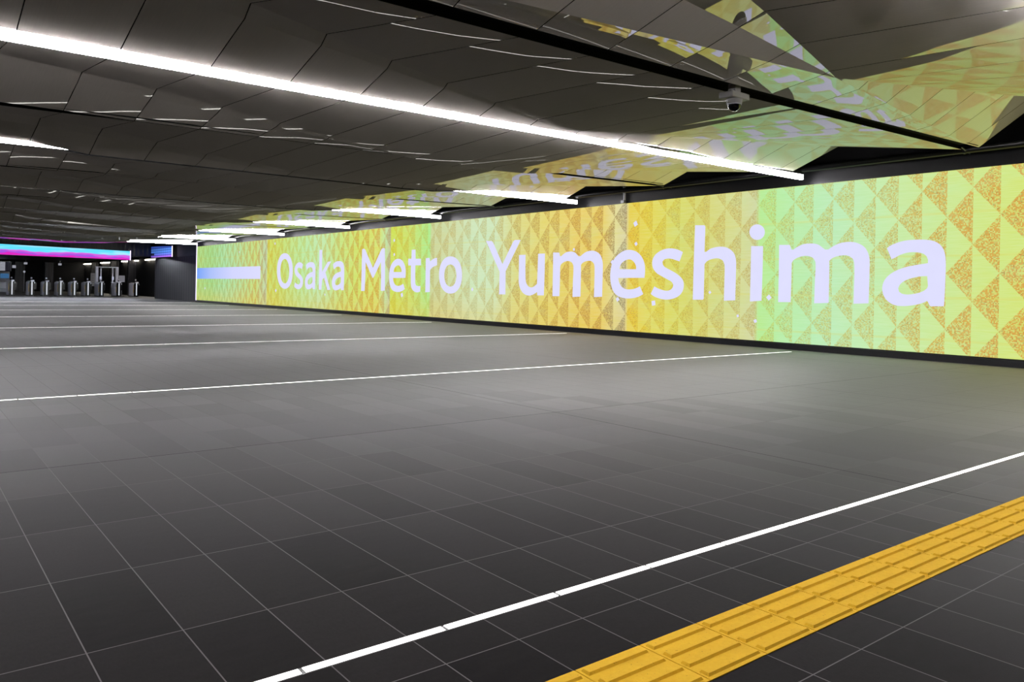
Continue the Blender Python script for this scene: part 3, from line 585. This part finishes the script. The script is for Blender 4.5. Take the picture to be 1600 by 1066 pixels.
for j in range(-3, NB):
    ya, yb = slot_y(j), slot_y(j + 1)
    P, Q = bay(j if j >= 0 else 3)
    YM = (ya + yb) / 2
    for x0, x1 in zip(knots, knots[1:]):
        row = []
        for x in (x0, x1):
            s0 = Vector((x, ya + gap(j, x), slot_z(j, x)))
            s1 = Vector((x, yb - gap(j + 1, x), slot_z(j + 1, x)))
            p, q = fold(P, x, ya), fold(Q, x, ya)
            if q.y > s1.y: q = s1.copy()
            if p.y > q.y: p = q.copy()
            row.append((s0, p, q, s1))
        (a0, a1, a2, a3), (b0, b1, b2, b3) = row
        xm = (x0 + x1) / 2
        # C panels: normals tilted in shading only, to steer the reflections
        n = 3
        for i in range(n):
            t0, t1 = i / n, (i + 1) / n
            qa0, qb0, qa1, qb1 = a0.lerp(a1, t0), b0.lerp(b1, t0), a0.lerp(a1, t1), b0.lerp(b1, t1)
            put_quad(qa0, qb0, qb1, qa1, j * 3 + .0, lambda x: TILTQ(j, 'C', x))
        if j == 0 and x1 <= 8.73:
            m0, m1 = a1.lerp(a2, .42), b1.lerp(b2, .42)
            put_quad(a1, b1, m1, m0, j * 3 + 1.0, lambda x: TILTQ(j, 'D', x))
            put_quad(m0, m1, b2, a2, j * 3 + 1.0, lambda x: TILTQ(j, 'D2', x))
        else:
            put_quad(a1, b1, b2, a2, j * 3 + 1.0, lambda x: TILTQ(j, 'D', x))
        if j == 0:
            for i in range(6):
                t0, t1 = i / 6, (i + 1) / 6
                put_quad(a2.lerp(a3, t0), b2.lerp(b3, t0), b2.lerp(b3, t1), a2.lerp(a3, t1), 2.0, lambda x, t: TILTQ(0, 'A', x) + lerp(.5, -1.1, t), (t0, t1))
        else:
            put_quad(a2, b2, b3, a3, j * 3 + 2.0, lambda x: TILTQ(j, 'A', x))
me = bpy.data.meshes.new('ceiling'); cb.to_mesh(me); cb.free(); me.materials.append(M['ceiling'])
ce = link(bpy.data.objects.new('ceiling', me))
tag(ce, 'folded dark metal panel ceiling mirroring the lit wall', 'ceiling', kind='structure')
sl = MB().box(XL, 22, YB, YF, 5.0, 5.2).build('ceiling_slab', M['void']); tag(sl, 'black void above the folded panels', 'ceiling', kind='structure')

# slots: black channels, and lamps in every second one
for j in range(-2, NB):
    yj = slot_y(j)
    if j % 2 and 0 < j < 13:
        mb = MB()
        xs = [-12, 0, 8, XT - .1]
        for x0, x1 in zip(xs, xs[1:]):
            for (p0, p1, h0, h1) in ((-.17, .17, .07, .10), (-.17, -.15, .012, .07), (.15, .17, .012, .07)):
                v = [mb.bm.verts.new((x, yj + dy, slot_z(j, x) + dz)) for x in (x0, x1) for dy in (p0, p1) for dz in (h0, h1)]
                for f in ((0, 1, 3, 2), (4, 6, 7, 5), (0, 2, 6, 4), (1, 5, 7, 3), (0, 4, 5, 1), (2, 3, 7, 6)): mb.bm.faces.new([v[i] for i in f])
        tag(mb.build('trim_channel_%d' % (j // 2 + 2), M['channel']), 'black equipment channel recessed across the ceiling', 'trim', kind='structure')
    elif j % 2 == 0 and 0 <= j:
        k = j // 2
        lab = {0: 'linear ceiling lamp nearest the camera, over the first floor light line', 1: 'longest bright linear ceiling lamp crossing the picture'}.get(k, 'linear ceiling lamp over the %s floor light line from the camera' % (ORD[k] if k < 9 else 'last'))
        t = empty('linear_ceiling_lamp' if k else 'trim_lamp', (2.0, yj, 3.62), lab, 'ceiling lamp' if k else None, 'linear lamps across the ceiling' if k else None)
        if k == 0: t['kind'] = 'structure'; t['label'] = 'linear lamp above the camera'
        z0, z1, x0, x1 = 3.592, 3.675, XL + .5, 15.06
        def lamp_prism(name, mat, hw, d0, d1, xe=0.0):
            mb = MB()
            v = [mb.bm.verts.new((x, dy, zz + dz)) for x, zz in ((x0 - 2 + xe, z0 - 3.62), (x1 - 2 - xe, z1 - 3.62)) for dy in (-hw, hw) for dz in (d0, d1)]
            for f in ((0, 1, 3, 2), (4, 6, 7, 5), (0, 2, 6, 4), (1, 5, 7, 3), (0, 4, 5, 1), (2, 3, 7, 6)): mb.bm.faces.new([v[i] for i in f])
            return mb.build(name, mat, t)
        lamp_prism('housing', M['beam'], .04, .051, .12)
        lamp_prism('side_lens', M['lampside'], .034, -.042, .0505, .006)
        lamp_prism('diffuser', M['lamp'], .032, -.052, -.0425, .008)

# ================================================================ WALL EDGE ABOVE THE SCREEN
wr = MB().box(XW + .13, XW + .4, -9, 52.0, 0, 5.0).build('wall_right', M['dwall']); tag(wr, 'black wall carrying the video wall', 'wall', kind='structure')
tr = MB().box(XW - .0, XW + .129, -4.0, 52.0, LEDZ1 + .021, 3.93).build('trim_1', M['black']); tag(tr, 'black fascia board above the video wall', 'trim', kind='structure')
pipe = MB().tube((15.0, -4, 3.83), (15.0, 52, 3.83), .062, 20)
po = pipe.build('conduit_pipe', M['beam'], smooth=True)
tag(po, 'long round black pipe with brackets running above the video wall', 'pipe')
for j in range(0, 14):
    yj = slot_y(j) + .25
    b = MB().tube((15.0, yj - .02, 3.83), (15.0, yj + .02, 3.83), .075, 16).build('clamp', M['beam'], po)
    MB().tube((14.56, yj - .12, 3.81), (15.34, yj + .05, 3.81), .012, 8).build('bracket_rod', M['steel'], b)
t = empty('sensor_post', (15.27, 14.62, 3.56), 'short pale post standing above the seam in the video wall', 'post')
MB().box(-.03, .03, -.05, -.005, 0, .46, .006).build('post_tube', M['white'], t)
MB().box(-.045, .045, -.06, .06, -.018, .06, .006).build('foot', M['steel'], t)
MB().box(-.03, .03, .012, .04, .05, .44, .005).build('back_tube', M['beam'], t)

# ---------------------------------------------------------------- dome camera
cx, cy, cz = 7.92, 5.79, 3.60
t = empty('dome_camera', (cx, cy, cz), 'dome security camera hanging from the black ceiling channel', 'security camera')
MB().box(-.055, .055, -.055, .055, .0, .112, .01).build('mount', M['camwhite'], t)
MB().box(-.17, .17, -.10, .10, -.075, 0, .012).build('base_box', M['camwhite'], t)
MB().tube((0, 0, -.135), (0, 0, -.075), .088, 24, .1).build('collar', M['camwhite'], t, smooth=False)
d = MB().sphere((0, 0, -.135), .08, 1.0, 24)
bmesh.ops.delete(d.bm, geom=[v for v in d.bm.verts if v.co.z > -.13], context='VERTS')
d.build('dome', M['camglass'], t, smooth=True)
d = MB().tube((0, 0, -.14), (0, 0, -.128), .089, 24); d.build('dome_ring', M['white'], t)

# ================================================================ FAR END
def ribbed_mat(name, a, b, pitch, axis, rough):
    m, nt, out = new_mat(name); g = NT(nt)
    p = g.n('ShaderNodeNewGeometry').outputs['Position']; s = g.sep(p)[axis]
    f = g.math('FRACT', g.math('DIVIDE', s, pitch))
    rib = g.math('LESS_THAN', f, .12)
    cell = g.white(g.xyz(g.math('FLOOR', g.math('DIVIDE', s, pitch)), 0, 0))
    c = g.mix(cell, srgb(*a), srgb(*b)); c = g.mix(rib, c, srgb(10, 10, 12))
    nt.links.new(g.bsdf(Base_Color=c, Roughness=rough, Normal=g.bump(g.math('PINGPONG', f, .5), .5, .03)), out.inputs[0]); return m
M['ribwall'] = ribbed_mat('ribbed_dark_wall', (27, 26, 32), (36, 35, 42), .55, 1, .5)
M['ribend'] = ribbed_mat('ribbed_fascia', (30, 30, 36), (40, 40, 48), .3, 0, .28)
o = MB().box(15.62, 15.9, 52.05, 63.2, 0, 3.0).build('wall_far_right', M['ribwall']); tag(o, 'dark ribbed wall beyond the video wall', 'wall', kind='structure')
o = MB().box(15.55, 15.95, 52.05, 63.2, 3.0, 5.0).build('wall_upper', M['black']); tag(o, 'black upper wall beyond the video wall', 'wall', kind='structure')
o = MB().box(17.2, 17.5, 63.0, YF, 0, 5).build('wall_inner', M['dwall']); tag(o, 'dark wall behind the ticket gates', 'wall', kind='structure')
o = MB().box(15.9, 17.3, 63.0, 63.2, 0, 5).build('wall_return', M['dwall']); tag(o, 'dark return of the wall', 'wall', kind='structure')
o = MB().box(XL, 17.3, 100.0, 100.3, 0, 5).build('wall_far', M['dwall']); tag(o, 'black far wall behind the ticket gates', 'wall', kind='structure')
o = MB().box(XL - .3, XL, YB, YF, 0, 5).build('wall_left', M['dwall']); tag(o, 'dark wall left of the hall', 'wall', kind='structure')
o = MB().box(XL, 15.8, YB - .3, YB, 0, 5).build('wall_back', M['dwall']); tag(o, 'dark wall behind the camera', 'wall', kind='structure')
o = MB().box(XL, 15.3, 62.2, 100, 3.2, 3.35).build('ceiling_inner', M['soffit']); tag(o, 'lower soffit over the ticket gates', 'ceiling', kind='structure')
# pilasters in the gate zone
for i, (x, y, wd, dp) in enumerate([(10.9, 99.3, .9, .7), (13.6, 99.2, .8, .8), (16.85, 83.0, .7, .5), (16.9, 76.3, .6, .45), (16.9, 92.5, .6, .5)]):
    o = MB().box(x - wd / 2, x + wd / 2, y - dp / 2, y + dp / 2, 0, 3.19).build('trim_%d' % (i + 2), M['ribend']); tag(o, 'dark pilaster', 'trim', kind='structure')

# LED banner and the ribbed fascia beside it
def banner_mat():
    m, nt, out = new_mat('led_banner_picture'); g = NT(nt)
    p = g.n('ShaderNodeTexCoord').outputs['Object']; x, y, z = g.sep(p)
    zz = g.math('DIVIDE', z, .70)
    def wave(fr, seed, amp, mid):
        n = g.noise(g.xyz(g.math('MULTIPLY', x, fr), seed, 0), 1.0, 3.0)
        return g.math('ADD', mid, g.math('MULTIPLY', g.math('SUBTRACT', n, .5), amp))
    def below(w, soft): return g.math('DIVIDE', g.math('SUBTRACT', w, zz), soft, clamp=True)
    mott = g.noise(g.xyz(g.math('MULTIPLY', x, .5), g.math('MULTIPLY', z, 5.0), 2.0), 1.0, 3.0)
    patch = g.math('MULTIPLY', g.math('SUBTRACT', mott, .5), 5.0, clamp=True)
    c = g.mix(patch, srgb(95, 215, 245), srgb(165, 225, 252))
    c = g.mix(below(wave(.30, 1.0, 1.1, .62), .10), c, srgb(205, 90, 215))
    c = g.mix(below(wave(.42, 6.0, 1.2, .46), .12), c, srgb(160, 80, 215))
    c = g.mix(below(wave(.5, 9.0, .9, .30), .06), c, srgb(215, 40, 185))
    c = g.mix(below(wave(.36, 13.0, .7, .14), .08), c, g.mix(patch, srgb(205, 130, 240), srgb(120, 170, 240)))
    e = g.n('ShaderNodeEmission'); g.set(e.inputs[0], c); e.inputs[1].default_value = 1.15
    nt.links.new(e.outputs[0], out.inputs[0]); return m
M['banner'] = banner_mat()
xa, ya_, xb, yb_ = -6.0, 50.6, 13.32, 61.0
ang = math.atan2(yb_ - ya_, xb - xa); Lb = math.hypot(xb - xa, yb_ - ya_)
t = empty('led_banner', (xa, ya_, 2.66), 'long hanging screen glowing cyan and magenta above the ticket gates', 'display', rz=ang)
MB().quad((0, -.1, 0), (Lb, -.1, .12), (Lb, -.1, .74), (0, -.1, .66)).build('screen_panel', M['banner'], t)
MB().prism([(0, -.03), (Lb, .09), (Lb, .78), (0, .69)], 'y', -.095, .25).build('housing', M['black'], t)
MB().box(Lb, Lb + .05, -.12, .2, .09, .78).build('end_strip', M['striplamp'], t)
for hx in (2.0, 8.0, 14.0, 20.0):
    MB().tube((hx, .1, .7), (hx, .1, 2.34), .03, 10).build('hanger', M['beam'], t)
# header wall between the banner and the side wall
o = MB().box(XL, 15.0, 62.0, 62.2, 3.1, 5.0).build('wall_header', M['ribend']); tag(o, 'black ribbed header over the gates', 'wall', kind='structure')
def slat_reflection_mat():  # reflection of the banner in the ribbed fascia, painted as emission
    m, nt, out = new_mat('slat_reflection'); g = NT(nt)
    p = g.n('ShaderNodeTexCoord').outputs['Object']; x, y, z = g.sep(p)
    row = g.math('FRACT', g.math('DIVIDE', z, .175))
    gap = g.math('GREATER_THAN', row, .72)
    c = g.ramp(g.math('DIVIDE', z, .7), [(0, srgb(190, 110, 250)), (.2, srgb(130, 120, 250)), (.45, srgb(90, 140, 245)), (.8, srgb(85, 135, 225)), (1, srgb(60, 90, 190))])
    v = g.math('GREATER_THAN', g.math('FRACT', g.math('DIVIDE', y, .55)), .1)
    fade = g.math('MULTIPLY_ADD', g.math('DIVIDE', y, 5.6), -.8, 1.5)
    st = g.math('MULTIPLY', g.math('MULTIPLY', g.math('SUBTRACT', 1.0, g.math('MULTIPLY', gap, .55)), fade), g.math('MULTIPLY_ADD', v, .3, .6))
    e = g.n('ShaderNodeEmission'); g.set(e.inputs[0], c); g.set(e.inputs[1], st)
    nt.links.new(e.outputs[0], out.inputs[0]); return m
M['slatglow'] = slat_reflection_mat()
t = empty('fascia_reflection', (15.3, 57.5, 3.03), 'ribbed fascia high on the dark side wall, banner reflection painted on in blue and violet', 'display')
MB().quad((0, 0, 0), (0, 5.6, .03), (0, 5.6, .85), (0, 0, .72)).build('screen_panel', M['slatglow'], t)  # fascia face with the painted reflection, not a real screen
MB().box(.005, .24, -.02, 5.6, -.02, .76).build('housing', M['black'], t)
MB().box(-.02, .02, -.05, -.0, -.02, .74).build('end_strip', M['striplamp'], t)

# wall lamps behind the gates
for i, (y0, y1) in enumerate([(67.7, 72.4), (75.2, 81.2), (84.0, 90.6), (94.4, 99.6)]):
    t = empty('wall_lamp', (17.12, y0, 3.09), '%s tube lamp from the right, high on the dark wall behind the gates' % ['first', 'second', 'third', 'fourth'][i], 'wall lamp', 'tube lamps behind the gates')
    MB().box(-.05, .08, 0, y1 - y0, .0, .07).build('diffuser', M['walllamp'], t)
    MB().box(-.07, .08, -.03, y1 - y0 + .03, .071, .12).build('housing', M['beam'], t)

# added fill lamp, hidden behind the banner, to brighten the gates
o = MB().box(-2, 14.5, 62.95, 63.05, 3.15, 3.188).build('trim_soffit_lamp', M['gatefill']); tag(o, 'added fill lamp out of view, brightening the gates', 'trim', kind='structure')
# ---------------------------------------------------------------- ticket gates
def make_gate():
    t = empty('ticket_gate', (0, 0, 0), 'x', 'ticket gate', 'row of ticket gates under the banner')
    L = 1.9
    body = [(-.15, .0), (-.15, .86), (-.12, .98), (-.03, 1.03), (.15, 1.03), (.15, 0)]
    MB().prism([(-.155, .06), (-.155, .9), (-.12, 1.0), (.10, 1.02), (.155, .97), (.155, .06)], 'y', .06, L).build('body', M['gate_side'], t)
    MB().prism([(-.16, .05), (-.16, .93), (-.11, 1.03), (.11, 1.05), (.165, .98), (.165, .05)], 'y', 0, .075).build('front_panel', M['gate_black'], t)
    MB().box(-.17, .17, -.02, L + .02, 0, .055, .01).build('plinth', M['gate_black'], t)
    MB().box(-.015, .055, -.012, 0, .1, 1.0, .003).build('light_bar', M['gatebar'], t)
    rd = MB().box(-.04, .16, -.03, .26, 1.0, 1.11, .02).build('card_reader', M['white'], t)
    MB().box(.17, .21, -.02, .12, .88, .98, .01).build('coin_tray', M['white'], t)
    MB().box(-.175, -.156, .1, .16, .3, .85, .003).build('guide_stripe', M['gold'], t)
    sp = MB().tube((.02, .35, 1.02), (.02, .35, 1.2), .022, 10).build('sensor_post', M['gate_black'], t)
    MB().sphere((.02, .35, 1.25), .06, 1.0, 12).build('sensor_head', M['gate_side'], sp, smooth=True)
    MB().box(.16, .42, .86, .90, .45, .95, .015).build('flap_door', M['gate_black'], t)
    MB().box(-.10, .10, L * .55, L * .8, 1.02, 1.06, .01).build('rear_reader', M['steel'], t)
    return t
GX = [7.04, 8.33, 9.32, 10.27, 11.23, 12.19, 13.17, 14.45, 15.77]
GL = ['leftmost ticket gate, standing apart before the pale fare board', 'second ticket gate from the left under the banner', 'third ticket gate from the left under the banner',
      'fourth ticket gate from the left, in the middle of the row', 'fifth ticket gate from the left under the banner', 'sixth ticket gate, second left of the white portal frame',
      'ticket gate under the left post of the white portal frame', 'ticket gate under the right post of the white portal frame', 'rightmost ticket gate, alone right of the white portal frame']
g0 = make_gate()
for i, (x, lb) in enumerate(zip(GX, GL)):
    o = g0 if i == 0 else copy_tree(g0)
    o.location = (x + .08, 69.4 + .06 * i, 0); o['label'] = lb
    o.scale = (1.05, 1, 1.1)
# white portal frame over the wide gate
t = empty('portal_frame', (13.25, 72.0, 0), 'white portal frame over the wide ticket gate', 'gate frame')
for dx in (-.02, 1.5):
    MB().box(dx, dx + .2, 0, .25, 0, 2.36, .01).build('post', M['white'], t)
for dx in (.34, 1.22):
    MB().box(dx, dx + .08, .02, .14, 0, 2.36, .01).build('inner_post', M['white'], t)
MB().box(-.02, 1.7, 0, .25, 2.36, 2.44, .01).build('top_beam', M['white'], t)
MB().box(1.15, 1.7, -.02, .2, 1.13, 1.18, .005).build('shelf', M['white'], t)
MB().box(.27, .42, -.06, -.02, 1.35, 1.62, .005).build('pictogram', M['pict'], t)
MB().box(1.2, 1.33, -.06, -.02, 1.35, 1.62, .005).build('reader_screen', M['pict'], t)
t = empty('notice_board', (14.95, 70.8, 0), 'white notice board right of the portal frame', 'sign')
MB().box(-.22, .22, 0, .03, 1.2, 1.72, .005).build('board', M['paper'], t)
nb = MB()
for i in range(5): nb.box(-.18, .18, -.003, 0, 1.28 + i * .08, 1.31 + i * .08)
nb.build('printed_lines', M['steel'], t)
MB().tube((0, .05, 0.02), (0, .05, 1.7), .025, 10).build('pole', M['steel'], t)
MB().box(-.2, .2, -.1, .2, 0, .02).build('foot', M['gate_black'], t)
t = empty('poster_stand', (15.2, 84.0, 0), 'narrow pale poster stand behind the sixth ticket gate', 'poster stand')
MB().box(-.19, .19, 0, .05, .75, 2.0, .01).build('panel', M['paper'], t)
MB().box(-.2, .2, .051, .09, .0, 2.02, .01).build('back_frame', M['gate_black'], t)
pt = MB()
for i in range(6): pt.box(-.12, .12, -.004, 0, .9 + i * .17, .96 + i * .17)
pt.build('printed_lines', M['steel'], t)

# left of the gates: fare board, ticket machines, small lights
t = empty('fare_board', (7.9, 89.8, 0), 'lit fare board with pale left half and navy right half', 'sign')
MB().box(-1.5, .75, 0, .12, 2.08, 2.92).build('white_half', M['boardglow'], t)
MB().box(.78, 1.2, 0, .12, 2.08, 2.92).build('navy_half', M['purple'], t)
gm = MB()
for i in range(5): gm.box(-1.4, .7, -.006, 0, 2.2 + i * .15, 2.215 + i * .15)
for i in range(6): gm.box(.82 + i * .068, .828 + i * .068, -.006, 0, 2.15, 2.85)
gm.build('grid_lines', M['steel'], t)
MB().box(-1.55, 1.25, -.02, .14, 2.93, 2.97).build('frame_top', M['steel'], t)
MB().box(1.21, 1.25, -.02, .14, 2.05, 2.93).build('frame_side', M['steel'], t)
for i in range(3):
    t = empty('ticket_machine', (6.5 + i * .85, 89.6, 0), ['ticket machine at the left picture edge, below the fare board', 'middle ticket machine below the fare board', 'ticket machine nearest the dark wall, below the fare board'][i], 'ticket machine', 'ticket machines below the fare board')
    MB().box(0, .82, 0, .6, 0.02, .95, .01).build('cabinet', M['steel'], t)
    MB().box(0, .82, .1, .6, .95, 2.0, .01).build('upper_cabinet', M['gate_side'], t)
    MB().box(.06, .76, .08, .099, 1.35, 1.8).build('screen', M['shopglow'], t)
    MB().box(.1, .5, .02, .099, 1.0, 1.12, .01).build('coin_tray', M['camwhite'], t)
    MB().box(.05, .77, -.012, 0, .3, .33).build('seam_strip', M['gate_black'], t)
o = MB().box(10.0 - .15 - .7, 10.0 + .15 - .7, 89.0, 89.06, 2.35, 2.62, .01).build('hanging_sign', M['boardglow'])
tag(o, 'small square lit sign right of the fare board', 'sign')
for x, lb in ((10.36, 'small white ceiling fitting left of the banner middle, behind the second gate'), (13.3, 'small dim ceiling fitting above the fourth ticket gate')):
    t = empty('emergency_light', (x, 90.0, 2.75), lb, 'emergency light', 'small lights under the soffit')
    MB().box(-.14, .14, -.1, .1, 0, .2, .03).build('lens', M['boardglow'], t)
    MB().tube((0, 0, .2), (0, 0, .452), .02, 8).build('stem', M['steel'], t)
t = empty('lamp_post', (10.2, 89.5, 0), 'slim pole with a white globe behind the gates', 'lamp post')
MB().tube((0, 0, 0.03), (0, 0, 1.95), .025, 10).build('pole', M['steel'], t)
MB().sphere((0, 0, 2.03), .1, 1.0, 14).build('globe', M['boardglow'], t, smooth=True)
MB().tube((0, 0, 0), (0, 0, .03), .18, 16).build('foot', M['gate_black'], t)
